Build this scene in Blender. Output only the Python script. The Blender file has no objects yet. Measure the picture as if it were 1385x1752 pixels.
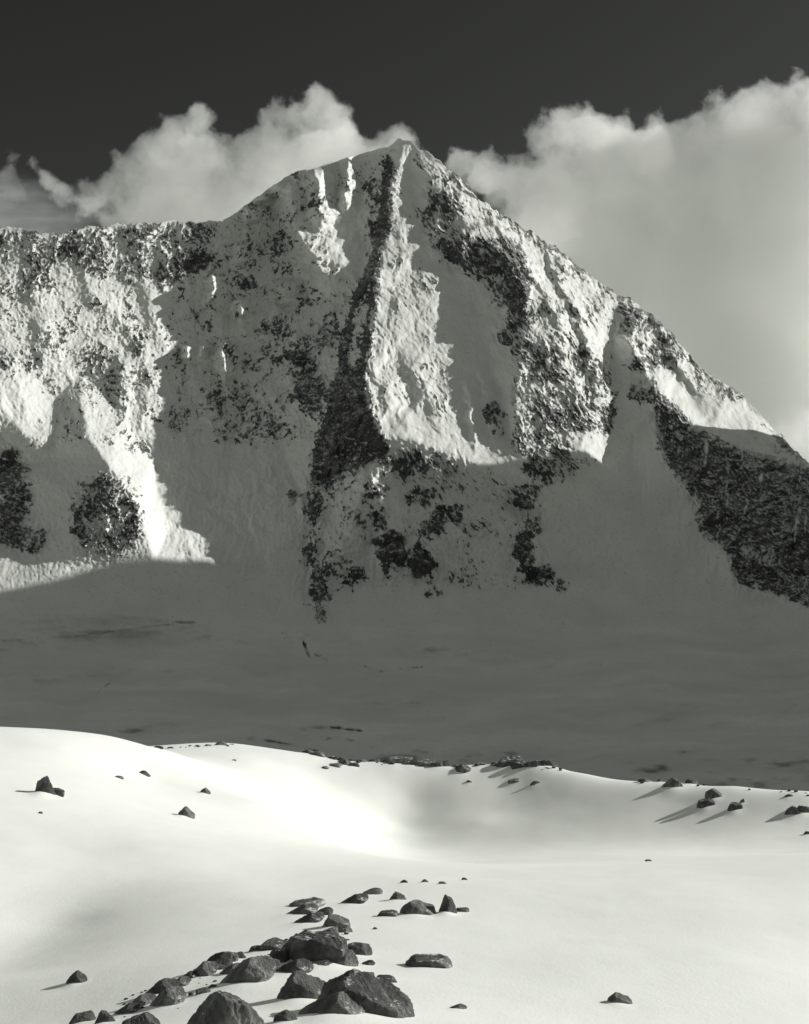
import bpy, bmesh, math, random
import numpy as np
from mathutils import Vector
from mathutils.geometry import delaunay_2d_cdt

# ------------------------------------------------------------------ camera, sky, sun, exposure
SC = bpy.context.scene
COL = SC.collection
PW, PH, F = 1385.0, 1752.0, 2407.0          # reference frame and focal length in its pixels
SUN_EL, SUN_AZ = math.radians(23.5), math.radians(20.0)   # azimuth: from +X (right of view) towards +Y (behind the peak)
SUN_DIR = Vector((math.cos(SUN_EL)*math.cos(SUN_AZ), math.cos(SUN_EL)*math.sin(SUN_AZ), math.sin(SUN_EL)))

cd = bpy.data.cameras.new('camera'); cam = bpy.data.objects.new('camera', cd); COL.objects.link(cam)
cd.sensor_fit = 'VERTICAL'; cd.sensor_height = 24.0; cd.lens = 24.0*F/PH
cd.clip_start = 0.1; cd.clip_end = 60000
cam.location = (0, 0, 0); cam.rotation_euler = (math.radians(90), 0, 0)
SC.camera = cam

# ---- world begin
W = bpy.data.worlds.new('World'); SC.world = W; W.use_nodes = True
nt = W.node_tree; nt.nodes.clear()
sky = nt.nodes.new('ShaderNodeTexSky'); sky.sky_type = 'NISHITA'; sky.sun_disc = False
sky.sun_elevation = SUN_EL; sky.sun_rotation = math.pi/2 - SUN_AZ
sky.altitude = 2800; sky.air_density = 0.10; sky.dust_density = 1.6; sky.ozone_density = 1.0
sep = nt.nodes.new('ShaderNodeSeparateColor')          # red-filtered black-and-white film: only the red record
nt.links.new(sky.outputs[0], sep.inputs[0])
# unseen cloud cover added to lift the shade; its offset keeps the frame clear
def wmath(op, a, b=0.0):
    k = nt.nodes.new('ShaderNodeMath'); k.operation = op
    for i, q in enumerate((a, b)):
        if isinstance(q, (int, float)): k.inputs[i].default_value = q
        else: nt.links.new(q, k.inputs[i])
    return k.outputs[0]
wtc = nt.nodes.new('ShaderNodeTexCoord'); wsep = nt.nodes.new('ShaderNodeSeparateXYZ'); nt.links.new(wtc.outputs['Generated'], wsep.inputs[0])
wz = wmath('ADD', wmath('MAXIMUM', wsep.outputs[2], 0.0), 0.12)
wcomb = nt.nodes.new('ShaderNodeCombineXYZ')
nt.links.new(wmath('DIVIDE', wsep.outputs[0], wz), wcomb.inputs[0]); nt.links.new(wmath('DIVIDE', wsep.outputs[1], wz), wcomb.inputs[1])
OFF = nt.nodes.new('ShaderNodeVectorMath'); OFF.operation = 'ADD'; OFF.inputs[1].default_value = (14.94, 10.98, 0)
nt.links.new(wcomb.outputs[0], OFF.inputs[0])
wn = nt.nodes.new('ShaderNodeTexNoise'); wn.inputs['Scale'].default_value = 0.42; wn.inputs['Detail'].default_value = 7; wn.inputs['Roughness'].default_value = 0.55
nt.links.new(OFF.outputs[0], wn.inputs['Vector'])
wr = nt.nodes.new('ShaderNodeMapRange'); wr.interpolation_type = 'SMOOTHSTEP'
wr.inputs['From Min'].default_value = 0.47; wr.inputs['From Max'].default_value = 0.60
nt.links.new(wn.outputs['Fac'], wr.inputs['Value'])
wmix = nt.nodes.new('ShaderNodeMix'); wmix.data_type = 'FLOAT'
nt.links.new(wr.outputs[0], wmix.inputs['Factor']); nt.links.new(sep.outputs[0], wmix.inputs['A']); wmix.inputs['B'].default_value = 2.65
comb = nt.nodes.new('ShaderNodeCombineColor')
bg = nt.nodes.new('ShaderNodeBackground'); bg.inputs['Strength'].default_value = 0.10
wo = nt.nodes.new('ShaderNodeOutputWorld')
for k, f in enumerate((0.955, 1.0, 0.935)):
    nt.links.new(wmath('MULTIPLY', wmix.outputs[0], f), comb.inputs[k])
nt.links.new(comb.outputs[0], bg.inputs['Color']); nt.links.new(bg.outputs[0], wo.inputs['Surface'])
# ---- world end

sd = bpy.data.lights.new('sun', 'SUN'); sd.energy = 2.88; sd.angle = math.radians(0.53); sd.color = (1.0, 0.995, 0.955)
so = bpy.data.objects.new('sun', sd); COL.objects.link(so)
so.rotation_euler = (-SUN_DIR).to_track_quat('-Z', 'Y').to_euler()

vs = SC.view_settings
vs.view_transform = 'Standard'; vs.look = 'None'; vs.exposure = 0.75; vs.gamma = 1.0; vs.use_curve_mapping = False
cy = SC.cycles
cy.max_bounces = 12; cy.diffuse_bounces = 3; cy.glossy_bounces = 2; cy.volume_bounces = 8
cy.volume_step_rate = 4.0; cy.volume_max_steps = 256

# ------------------------------------------------------------------ helpers
def at(px, py, Y):
    return np.array(((px-PW/2)/F*Y, Y, (PH/2-py)/F*Y))

def perlin(x, y, seed):
    rng = np.random.RandomState(seed)
    perm = rng.permutation(512).astype(np.int32)
    ang = rng.rand(512)*2*np.pi
    gx, gy = np.cos(ang), np.sin(ang)
    xi = np.floor(x).astype(np.int64); yi = np.floor(y).astype(np.int64)
    xf = x-xi; yf = y-yi
    u = xf*xf*xf*(xf*(xf*6-15)+10); v = yf*yf*yf*(yf*(yf*6-15)+10)
    def g(ix, iy, dx, dy):
        h = perm[(perm[ix & 511]+iy) & 511]
        return gx[h]*dx+gy[h]*dy
    a = g(xi, yi, xf, yf); b = g(xi+1, yi, xf-1, yf)
    c = g(xi, yi+1, xf, yf-1); d = g(xi+1, yi+1, xf-1, yf-1)
    return (a+(b-a)*u)*(1-v)+(c+(d-c)*u)*v

def fbm(x, y, seed, octv=4, lac=2.03, gain=0.5):
    s = 0; a = 1.0; t = 0
    for k in range(octv):
        s = s+a*perlin(x, y, seed+k*17); t += a*a; x = x*lac+13.7; y = y*lac+7.1; a *= gain
    return s/math.sqrt(t)/0.27            # about unit spread

def ridged(x, y, seed, octv=4, lac=2.03, gain=0.5):
    s = 0; a = 1.0; t = 0
    for k in range(octv):
        s = s+a*(1-2.6*np.abs(perlin(x, y, seed+k*17))); t += a; x = x*lac+13.7; y = y*lac+7.1; a *= gain
    return s/t

def sstep(a, b, x):
    t = np.clip((x-a)/(b-a), 0, 1); return t*t*(3-2*t)

def boxblur(a, r):
    if r < 1: return a
    for ax in (0, 1):
        p = [(0, 0), (0, 0)]; p[ax] = (r+1, r)
        c = np.cumsum(np.pad(a, p, mode='edge'), axis=ax)
        n = a.shape[ax]
        a = (np.take(c, np.arange(2*r+1, 2*r+1+n), axis=ax)-np.take(c, np.arange(0, n), axis=ax))/(2*r+1)
    return a

def new_mesh(name, co, quads=None, tris=None, smooth=True):
    me = bpy.data.meshes.new(name)
    fl = []; starts = []; totals = []; n = 0
    if quads is not None and len(quads):
        fl.append(quads.ravel()); starts.append(np.arange(len(quads))*4); n = 4*len(quads)
    if tris is not None and len(tris):
        fl.append(tris.ravel()); starts.append(n+np.arange(len(tris))*3)
    fl = np.concatenate(fl).astype(np.int32); starts = np.concatenate(starts).astype(np.int32)
    me.vertices.add(len(co)); me.vertices.foreach_set('co', np.ascontiguousarray(co, dtype=np.float32).ravel())
    me.loops.add(len(fl)); me.loops.foreach_set('vertex_index', fl)
    me.polygons.add(len(starts)); me.polygons.foreach_set('loop_start', starts)
    me.update(calc_edges=True); me.validate()
    me.polygons.foreach_set('use_smooth', np.full(len(starts), smooth, dtype=bool))
    return me

def link(name, me, parent=None, mat=None, **props):
    o = bpy.data.objects.new(name, me); COL.objects.link(o)
    if parent is not None: o.parent = parent
    if mat is not None: me.materials.append(mat)
    for k, v in props.items(): o[k] = v
    return o

# ------------------------------------------------------------------ materials
def mat_new(name):
    m = bpy.data.materials.new(name); m.use_nodes = True
    n = m.node_tree; b = n.nodes['Principled BSDF']
    b.inputs['Specular IOR Level'].default_value = 0.25
    return m, n, b

def noise_node(n, scale, detail, rough, vec):
    t = n.nodes.new('ShaderNodeTexNoise'); t.inputs['Scale'].default_value = scale
    t.inputs['Detail'].default_value = detail; t.inputs['Roughness'].default_value = rough
    n.links.new(vec, t.inputs['Vector']); return t.outputs['Fac']

def ramp(n, fac, stops):
    r = n.nodes.new('ShaderNodeValToRGB'); e = r.color_ramp.elements
    while len(e) < len(stops): e.new(0.5)
    for k, (p, c) in enumerate(stops):
        e[k].position = p; e[k].color = (c*0.985, c, c*0.955, 1)
    n.links.new(fac, r.inputs[0]); return r.outputs[0]

def snow_material(name, s1, s2, c0, c1, bump, bdist):
    m, n, b = mat_new(name)
    tc = n.nodes.new('ShaderNodeTexCoord').outputs['Object']
    f = noise_node(n, s1, 6, 0.6, tc)
    n.links.new(ramp(n, f, [(0.3, c0), (0.7, c1)]), b.inputs['Base Color'])
    b.inputs['Roughness'].default_value = 0.75
    f2 = noise_node(n, s2, 5, 0.62, tc)
    bp = n.nodes.new('ShaderNodeBump'); bp.inputs['Strength'].default_value = bump; bp.inputs['Distance'].default_value = bdist
    n.links.new(f2, bp.inputs['Height']); n.links.new(bp.outputs[0], b.inputs['Normal'])
    return m

def rock_material(name, s1, s2, stops, bump, bdist):
    m, n, b = mat_new(name)
    tc = n.nodes.new('ShaderNodeTexCoord').outputs['Object']
    f = noise_node(n, s1, 9, 0.68, tc)
    n.links.new(ramp(n, f, stops), b.inputs['Base Color'])
    b.inputs['Roughness'].default_value = 0.85
    f2 = noise_node(n, s2, 8, 0.7, tc)
    bp = n.nodes.new('ShaderNodeBump'); bp.inputs['Strength'].default_value = bump; bp.inputs['Distance'].default_value = bdist
    n.links.new(f2, bp.inputs['Height']); n.links.new(bp.outputs[0], b.inputs['Normal'])
    return m

M_MSNOW = snow_material('mountain_snow', 0.012, 0.09, 0.71, 0.81, 0.25, 2.0)
def thin_snow(m):                                        # stones show through where the cover is thin
    n = m.node_tree; b = n.nodes['Principled BSDF']; src = b.inputs['Base Color'].links[0].from_socket
    tc = n.nodes.new('ShaderNodeTexCoord').outputs['Object']
    at_ = n.nodes.new('ShaderNodeAttribute'); at_.attribute_name = 'bare'
    f = noise_node(n, 0.16, 6, 0.75, tc)
    ad = n.nodes.new('ShaderNodeMath'); ad.operation = 'MULTIPLY_ADD'; ad.inputs[1].default_value = 0.34
    n.links.new(at_.outputs['Fac'], ad.inputs[0]); n.links.new(f, ad.inputs[2])
    mr = n.nodes.new('ShaderNodeMapRange'); mr.inputs['From Min'].default_value = 0.56; mr.inputs['From Max'].default_value = 0.88
    n.links.new(ad.outputs[0], mr.inputs['Value'])
    mx = n.nodes.new('ShaderNodeMix'); mx.data_type = 'RGBA'; n.links.new(mr.outputs[0], mx.inputs['Factor'])
    n.links.new(src, mx.inputs['A']); mx.inputs['B'].default_value = (0.15, 0.152, 0.146, 1)
    n.links.new(mx.outputs['Result'], b.inputs['Base Color'])
thin_snow(M_MSNOW)
def swell_shade(m):                                             # shading of the glacier's swells painted into the snow colour as darker bands
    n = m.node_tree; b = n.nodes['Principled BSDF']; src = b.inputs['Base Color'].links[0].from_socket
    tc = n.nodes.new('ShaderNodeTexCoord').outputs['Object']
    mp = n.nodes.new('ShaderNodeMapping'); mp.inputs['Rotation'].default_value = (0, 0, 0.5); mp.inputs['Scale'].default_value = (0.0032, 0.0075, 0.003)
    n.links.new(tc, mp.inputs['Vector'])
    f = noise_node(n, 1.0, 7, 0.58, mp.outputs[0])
    at_ = n.nodes.new('ShaderNodeAttribute'); at_.attribute_name = 'swell_shade'
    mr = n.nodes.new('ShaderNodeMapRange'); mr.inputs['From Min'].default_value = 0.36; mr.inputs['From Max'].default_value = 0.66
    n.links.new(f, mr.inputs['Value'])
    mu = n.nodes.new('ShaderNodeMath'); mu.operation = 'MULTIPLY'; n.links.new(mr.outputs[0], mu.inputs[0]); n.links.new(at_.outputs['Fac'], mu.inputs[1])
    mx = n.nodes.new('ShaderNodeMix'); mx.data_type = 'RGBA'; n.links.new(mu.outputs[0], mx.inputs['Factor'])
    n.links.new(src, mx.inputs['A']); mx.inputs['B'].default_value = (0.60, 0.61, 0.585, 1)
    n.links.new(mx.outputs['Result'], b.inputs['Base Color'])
swell_shade(M_MSNOW)
M_GSNOW = snow_material('glacier_snow', 0.006, 0.03, 0.76, 0.84, 0.2, 1.5)
M_FSNOW = snow_material('foreground_snow', 0.5, 13.0, 0.87, 0.90, 0.5, 0.014)
M_MROCK = rock_material('mountain_rock', 0.03, 0.12, [(0.3, 0.05), (0.5, 0.09), (0.7, 0.19)], 0.6, 3.0)
def snow_dust(m, scale, lo, hi):                         # snow caught on the ledges
    n = m.node_tree; b = n.nodes['Principled BSDF']; src = b.inputs['Base Color'].links[0].from_socket
    tc = n.nodes.new('ShaderNodeTexCoord').outputs['Object']
    g = n.nodes.new('ShaderNodeNewGeometry'); sx = n.nodes.new('ShaderNodeSeparateXYZ'); n.links.new(g.outputs['Normal'], sx.inputs[0])
    f = noise_node(n, scale, 6, 0.7, tc)
    ad = n.nodes.new('ShaderNodeMath'); ad.operation = 'MULTIPLY_ADD'; ad.inputs[1].default_value = 0.45
    n.links.new(sx.outputs[2], ad.inputs[0]); n.links.new(f, ad.inputs[2])
    mr = n.nodes.new('ShaderNodeMapRange'); mr.inputs['From Min'].default_value = lo; mr.inputs['From Max'].default_value = hi
    n.links.new(ad.outputs[0], mr.inputs['Value'])
    mx = n.nodes.new('ShaderNodeMix'); mx.data_type = 'RGBA'; n.links.new(mr.outputs[0], mx.inputs['Factor'])
    n.links.new(src, mx.inputs['A']); mx.inputs['B'].default_value = (0.76, 0.77, 0.74, 1)
    n.links.new(mx.outputs['Result'], b.inputs['Base Color'])
snow_dust(M_MROCK, 0.16, 0.80, 1.02)
M_ROCK = rock_material('boulder_granite', 2.6, 9.0, [(0.28, 0.05), (0.45, 0.11), (0.58, 0.20), (0.72, 0.36)], 0.8, 0.07)

def vary_tone(m):
    n = m.node_tree; b = n.nodes['Principled BSDF']; src = b.inputs['Base Color'].links[0].from_socket
    oi = n.nodes.new('ShaderNodeObjectInfo'); mr = n.nodes.new('ShaderNodeMapRange'); mr.inputs['To Min'].default_value = 0.5; mr.inputs['To Max'].default_value = 1.15
    n.links.new(oi.outputs['Random'], mr.inputs['Value'])
    vm = n.nodes.new('ShaderNodeVectorMath'); vm.operation = 'SCALE'; n.links.new(src, vm.inputs[0]); n.links.new(mr.outputs[0], vm.inputs['Scale'])
    n.links.new(vm.outputs[0], b.inputs['Base Color'])
vary_tone(M_ROCK); snow_dust(M_ROCK, 3.5, 0.98, 1.06)

# ------------------------------------------------------------------ the mountain: depth control lines (column, row, offset in metres)
_sl = np.array([(0, 1.1), (980, 1.1), (1000, 1.2), (1030, 1.7), (1060, 2.5), (1090, 3.5), (1120, 4.2), (1150, 4.3), (1200, 4.2), (1250, 3.6), (1300, 2.9), (1400, 2.2), (1500, 1.6)])
BASE_PY = np.arange(0, 1501.0); BASE_Y = 2388+1.1*980-np.cumsum(np.interp(BASE_PY, _sl[:, 0], _sl[:, 1]))
def base_depth(py): return np.interp(py, BASE_PY, BASE_Y)

SKYLINE = [(-1500, 520, -600), (-900, 470, -480), (-400, 420, -360), (-150, 402, -370), (0, 388, -325), (30, 391, -315), (60, 396, -305), (85, 399, -298), (110, 399, -290),
    (130, 391, -280), (150, 388, -268), (220, 382, -228), (280, 378, -186), (330, 380, -150), (380, 379, -112), (395, 370, -104), (420, 352, -90), (440, 337, -68), (460, 323, -48),
    (500, 296, -20), (520, 290, -18), (545, 286, -20), (575, 276, -26), (600, 267, -32), (650, 254, -55), (668, 247, -75), (682, 239, -90), (692, 239, -92),
    (705, 243, -85), (715, 252, -75), (735, 263, -60), (760, 282, -40), (780, 300, -20), (820, 338, 20), (860, 366, 50), (900, 392, 75), (940, 417, 95), (970, 440, 110),
    (1000, 461, 125), (1050, 499, 145), (1085, 514, 155), (1110, 535, 165), (1150, 570, 180), (1165, 592, 185), (1200, 632, 190), (1240, 653, 200),
    (1290, 695, 205), (1330, 737, 200), (1360, 768, 185), (1385, 788, 165), (1450, 835, 120), (1600, 900, 40), (2000, 960, -100), (2600, 1000, -200)]
LINES = [SKYLINE,
    # main rib from the summit, its lit edge
    [(690, 241, -88), (678, 290, -82), (670, 330, -82), (668, 380, -90), (656, 425, -110), (648, 480, -134), (638, 560, -156), (626, 640, -165), (638, 712, -170), (655, 745, -172)],
    # foot of the dark wall on the rib's shaded side
    [(662, 270, -60), (655, 300, -54), (650, 340, -50), (638, 420, -56), (606, 500, -66), (578, 620, -82), (558, 700, -102), (535, 770, -85), (527, 870, -62), (524, 960, -40), (530, 1020, -25), (548, 1075, -10)],
    # gully between left wall and main face
    [(470, 320, -28), (455, 400, -34), (445, 480, -38), (438, 560, -42), (430, 640, -42), (415, 720, -46), (395, 800, -60), (385, 880, -80), (395, 960, -95)],
    # bowl right of the main rib
    [(704, 285, -50), (708, 340, -44), (728, 380, -44), (750, 420, -46), (788, 480, -42), (815, 540, -36), (838, 620, -36), (856, 680, -46), (868, 740, -66)],
    # second rib
    [(706, 250, -74), (720, 277, -66), (743, 315, -64), (768, 345, -64), (800, 380, -62), (850, 420, -60), (888, 460, -64), (903, 510, -68), (897, 580, -76), (886, 650, -88), (880, 720, -100), (890, 790, -94), (905, 830, -72)],
    # gully, then spur with the snow ramp behind it
    [(1052, 520, 118), (1046, 600, 105), (1056, 660, 88), (1054, 740, 62), (1020, 830, 20)],
    [(1074, 530, 112), (1085, 590, 85), (1105, 650, 60), (1140, 688, 46), (1180, 718, 42), (1220, 745, 42), (1290, 775, 50), (1385, 797, 62), (1500, 850, 20)],
    # terrace crest under the lit slope
    [(655, 745, -172), (700, 750, -160), (750, 773, -150), (800, 791, -130), (850, 802, -110), (900, 817, -85), (930, 838, -45)],
    # spur on the left, its lit edge
    [(140, 640, -205), (140, 690, -236), (152, 750, -258), (190, 800, -256), (228, 850, -244), (248, 900, -220), (258, 935, -200)],
    [(-200, 760, -330), (0, 740, -282), (50, 750, -262), (95, 745, -235), (120, 700, -222)],
    [(-200, 800, -250), (0, 790, -215), (50, 795, -218), (95, 780, -222)],
    # foot of the face
    [(-900, 1060, -500), (-300, 1060, -330), (0, 1045, -250), (200, 1050, -185), (400, 1065, -80), (548, 1090, 0), (700, 1085, -10), (900, 1062, 0), (1100, 1060, 10), (1385, 1062, -20), (1700, 1065, -80), (2600, 1080, -200)],
]
PTS = [(600, 350, -45), (560, 560, -45), (500, 560, -48), (500, 660, -52), (480, 760, -45), (560, 330, -32),
    (440, 860, -75), (460, 960, -60), (320, 450, -140), (350, 520, -92), (340, 640, -88), (310, 800, -105),
    (290, 560, -124), (276, 640, -132), (270, 720, -130), (262, 790, -135), (266, 840, -140), (292, 900, -140), (345, 962, -130),
    (-400, 700, -420), (-200, 600, -340), (0, 480, -330), (0, 600, -325), (0, 700, -315), (100, 480, -268), (100, 600, -258), (95, 680, -225), (200, 480, -202), (200, 600, -190), (205, 700, -172), 
    (0, 900, -205), (60, 860, -216), (115, 850, -238), (115, 930, -226), (180, 860, -252), (185, 935, -226), (40, 950, -214), (-200, 900, -230), (120, 965, -222), (200, 968, -200), (262, 958, -178), (-400, 900, -420), (0, 1000, -240),
    (700, 690, -112), (760, 720, -92), (820, 760, -88),
    (640, 800, -145), (720, 822, -112), (800, 850, -84), (650, 900, -92), (720, 920, -86), (600, 850, -112), (580, 950, -60), (700, 990, -52), (800, 960, -42),
    (620, 1010, -32), (870, 870, -50), (895, 940, -38), (960, 1010, -15), (930, 900, -16),
    (960, 600, -40), (1000, 700, -10), (1000, 780, -20), (960, 520, -10), (1000, 560, 45), (1030, 650, 60),
    (1000, 900, 10), (1100, 850, 50), (1085, 760, 75), (1150, 920, 15), (1200, 1000, 0), (1050, 1000, 5),
    (1135, 765, 40), (1190, 850, 10), (1210, 920, -5), (1260, 990, -20), (1385, 1032, -50), (1300, 880, -15), (1385, 900, -30), (1500, 950, -70), (1800, 1000, -150),
    (1120, 610, 130), (1180, 680, 140)]
for px in range(-1500, 2700, 200):
    lf = -170*max(0.0, min(1.0, (450-px)/600))
    for py, o in ((1120, lf), (1200, lf*0.5), (1300, lf*0.2), (1430, 0), (1500, 0)): PTS.append((px, py, o))
# secondary ribs stamped on the face: crest (column, row), how far it stands out, width on its shaded and sunny side
RIBS = [
    ([(516, 284), (504, 320), (500, 350), (506, 390), (525, 425), (548, 462), (560, 480)], 100, 32, 112),
    ([(540, 288), (544, 330), (552, 380)], 60, 24, 34),
    ([(594, 268), (597, 300), (590, 350), (588, 358)], 62, 12, 22),
    ([(478, 308), (476, 330), (486, 345)], 56, 14, 30),
    ([(452, 330), (448, 345)], 40, 12, 18),
    ([(428, 355), (430, 380)], 76, 14, 24),
    ([(412, 418), (411, 450)], 66, 14, 24),
    ([(408, 512), (412, 542)], 76, 14, 24),
    ([(384, 580), (380, 610), (388, 645)], 76, 14, 28),
    ([(366, 470), (362, 515)], 66, 14, 24),
    ([(492, 480), (486, 505), (496, 520)], 70, 16, 32),
    ([(322, 592), (322, 615)], 54, 10, 16),
    ([(345, 590), (344, 612)], 54, 10, 16),
    ([(470, 520), (474, 545)], 44, 10, 18),
    ([(748, 375), (742, 410), (745, 440)], 20, 18, 40),
    ([(792, 395), (785, 440)], 24, 14, 30),
    ([(700, 600), (712, 650), (738, 700), (755, 740)], 12, 26, 40),
    ([(672, 640), (668, 690), (690, 735)], 8, 20, 24),
    ([(800, 650), (806, 700), (812, 760)], 16, 10, 14),
    ([(826, 640), (838, 700), (850, 760)], 16, 10, 14),
    ([(935, 418), (950, 470), (985, 530), (1010, 600), (1020, 680)], 26, 14, 34),
    ([(960, 440), (975, 470)], 30, 22, 16),
    ([(840, 372), (880, 430), (920, 480), (960, 560)], 18, 12, 34),
    ([(1072, 575), (1090, 610), (1110, 640)], 36, 26, 20),
    ([(1120, 545), (1160, 620), (1200, 680)], 16, 12, 30),
    ([(60, 400), (52, 450), (60, 520)], 9, 22, 40),
    ([(130, 392), (142, 450), (160, 520)], 7, 24, 50),
    ([(232, 385), (240, 450), (262, 540), (275, 600)], 8, 18, 30),
    ([(160, 500), (200, 540), (240, 590), (258, 650)], 8, 30, 30),
    ([(75, 540), (72, 580), (80, 620)], 12, 24, 34),
    ([(20, 590), (30, 650), (50, 720)], 8, 26, 40),
    ([(212, 620), (208, 680), (216, 730)], 12, 16, 26),
    ([(258, 640), (252, 690), (240, 740)], 8, 20, 24),
    ([(500, 560), (505, 640), (520, 690)], 18, 24, 24),
    ([(884, 838), (905, 870)], 30, 16, 24),
    ([(640, 800), (610, 870), (580, 960)], 22, 40, 40),
    ([(672, 890), (668, 970)], 18, 26, 26), ([(718, 900), (724, 985)], 16, 22, 22), ([(892, 900), (900, 980)], 18, 22, 22),
    ([(545, 975), (548, 1060)], 16, 16, 16),
    ([(1200, 745), (1230, 900), (1255, 985)], 22, 30, 50), ([(1290, 785), (1310, 1000)], 24, 40, 40), ([(1350, 800), (1370, 1020)], 22, 40, 40),
]

GX0, GX1, GY0, GY1, GS = -1500, 2600, 220, 1500, 2.0       # working grid over the face, 2 px cells
gx = np.arange(GX0, GX1+1, GS); gy = np.arange(GY0, GY1+1, GS)
GXX, GYY = np.meshgrid(gx, gy)

def tin(lines, pts):
    vid = {}; co = []; val = []; edges = []
    def vert(p):
        k = (p[0], p[1])
        if k not in vid: vid[k] = len(co); co.append(Vector(k)); val.append(p[2])
        return vid[k]
    for ln in lines:
        ids = [vert(p) for p in ln]; edges += list(zip(ids[:-1], ids[1:]))
    for p in pts: vert(p)
    for c in ((GX0-50, GY0-50, -200), (GX1+50, GY0-50, -200), (GX0-50, GY1+50, 0), (GX1+50, GY1+50, 0)): vert(c)
    r = delaunay_2d_cdt(co, edges, [], 0, 1e-4)
    vco = np.array([(v[0], v[1]) for v in r[0]]); ov = r[3]
    v0 = np.array([val[o[0]] if len(o) else np.nan for o in ov])
    for i in np.where(np.isnan(v0))[0]:                   # crossing of two lines: nearest value
        d = ((np.array([(c[0], c[1]) for c in co])-vco[i])**2).sum(1); v0[i] = val[int(d.argmin())]
    out = np.zeros(GXX.shape)
    for f in r[2]:
        a, b, c = vco[f[0]], vco[f[1]], vco[f[2]]
        i0 = max(0, int((min(a[0], b[0], c[0])-GX0)//GS)); i1 = min(len(gx)-1, int((max(a[0], b[0], c[0])-GX0)//GS)+1)
        j0 = max(0, int((min(a[1], b[1], c[1])-GY0)//GS)); j1 = min(len(gy)-1, int((max(a[1], b[1], c[1])-GY0)//GS)+1)
        if i1 < i0 or j1 < j0: continue
        X = GXX[j0:j1+1, i0:i1+1]; Yv = GYY[j0:j1+1, i0:i1+1]
        det = (b[1]-c[1])*(a[0]-c[0])+(c[0]-b[0])*(a[1]-c[1])
        if abs(det) < 1e-9: continue
        w0 = ((b[1]-c[1])*(X-c[0])+(c[0]-b[0])*(Yv-c[1]))/det
        w1 = ((c[1]-a[1])*(X-c[0])+(a[0]-c[0])*(Yv-c[1]))/det
        w2 = 1-w0-w1; ins = (w0 >= -1e-6) & (w1 >= -1e-6) & (w2 >= -1e-6)
        sub = out[j0:j1+1, i0:i1+1]; sub[ins] = (w0*v0[f[0]]+w1*v0[f[1]]+w2*v0[f[2]])[ins]
    return out

BIG = tin(LINES, PTS)
BIG = boxblur(boxblur(BIG, 2), 1)
wob = fbm(GXX/22, GYY/22, 5, 3)*3.0
for crest, p, wl, wr in RIBS:
    c = np.array(crest, float); y0, y1 = c[0, 1], c[-1, 1]
    cx = np.interp(gy, c[:, 1], c[:, 0])[:, None]+wob
    L = max(y1-y0, 1); tt = (gy-y0)/L
    env = (sstep(-0.12, 0.12, tt)*sstep(1.22, 0.8, tt))[:, None]
    d = GXX-cx
    prof = np.where(d < 0, np.clip(1+d/wl, 0, 1), np.clip(1-d/wr, 0, 1))
    BIG -= p*env*prof

def poly_mask(poly):
    m = np.zeros(GXX.shape, bool); n = len(poly)
    for i in range(n):
        x0, y0 = poly[i]; x1, y1 = poly[(i+1) % n]
        if y0 == y1: continue
        cond = ((GYY >= min(y0, y1)) & (GYY < max(y0, y1)) & (GXX < (x1-x0)*(GYY-y0)/(y1-y0)+x0))
        m ^= cond
    return m.astype(float)

# how much bare rock shows where (share of the surface), read off the photograph
AREAS = [
    ([(-600, 400), (0, 385), (380, 376), (300, 560), (270, 760), (0, 760), (-600, 900)], 0.10),
    ([(-600, 400), (0, 390), (380, 378), (335, 465), (230, 490), (150, 462), (0, 440), (-600, 500)], 0.34),
    ([(380, 380), (500, 296), (600, 266), (690, 240), (650, 340), (606, 500), (558, 700), (520, 760), (380, 760), (280, 740), (300, 560)], 0.13),
    ([(662, 270), (650, 340), (638, 420), (606, 500), (578, 620), (558, 700), (535, 770), (530, 850), (560, 830), (640, 790), (655, 745), (626, 640), (638, 560), (648, 480), (656, 425), (668, 380), (670, 330), (678, 290)], 0.74),
    ([(535, 800), (660, 750), (760, 780), (900, 820), (960, 1010), (800, 1010), (700, 1020), (620, 1000), (530, 1060), (520, 900)], 0.11),
    ([(690, 240), (650, 430), (625, 640), (655, 740), (760, 720), (780, 560), (700, 350)], 0.10),
    ([(690, 240), (1385, 790), (1330, 780), (1200, 670), (1080, 560), (1050, 640), (1040, 750), (930, 830), (880, 790), (890, 600), (905, 500), (800, 390), (740, 320), (700, 270)], 0.15),
    ([(890, 560), (1000, 570), (1050, 650), (1050, 730), (1020, 800), (930, 835), (880, 790), (880, 650)], 0.36),
    ([(700, 330), (800, 390), (905, 480), (895, 620), (860, 540), (800, 470), (740, 420)], 0.45),
    ([(1100, 648), (1140, 684), (1200, 735), (1260, 772), (1385, 800), (1700, 880), (1700, 1050), (1385, 1032), (1260, 992), (1250, 950), (1205, 912), (1185, 850), (1130, 770), (1128, 710)], 0.93),
    ([(1050, 500), (1165, 585), (1100, 650), (1075, 600)], 0.35),
]
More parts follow.
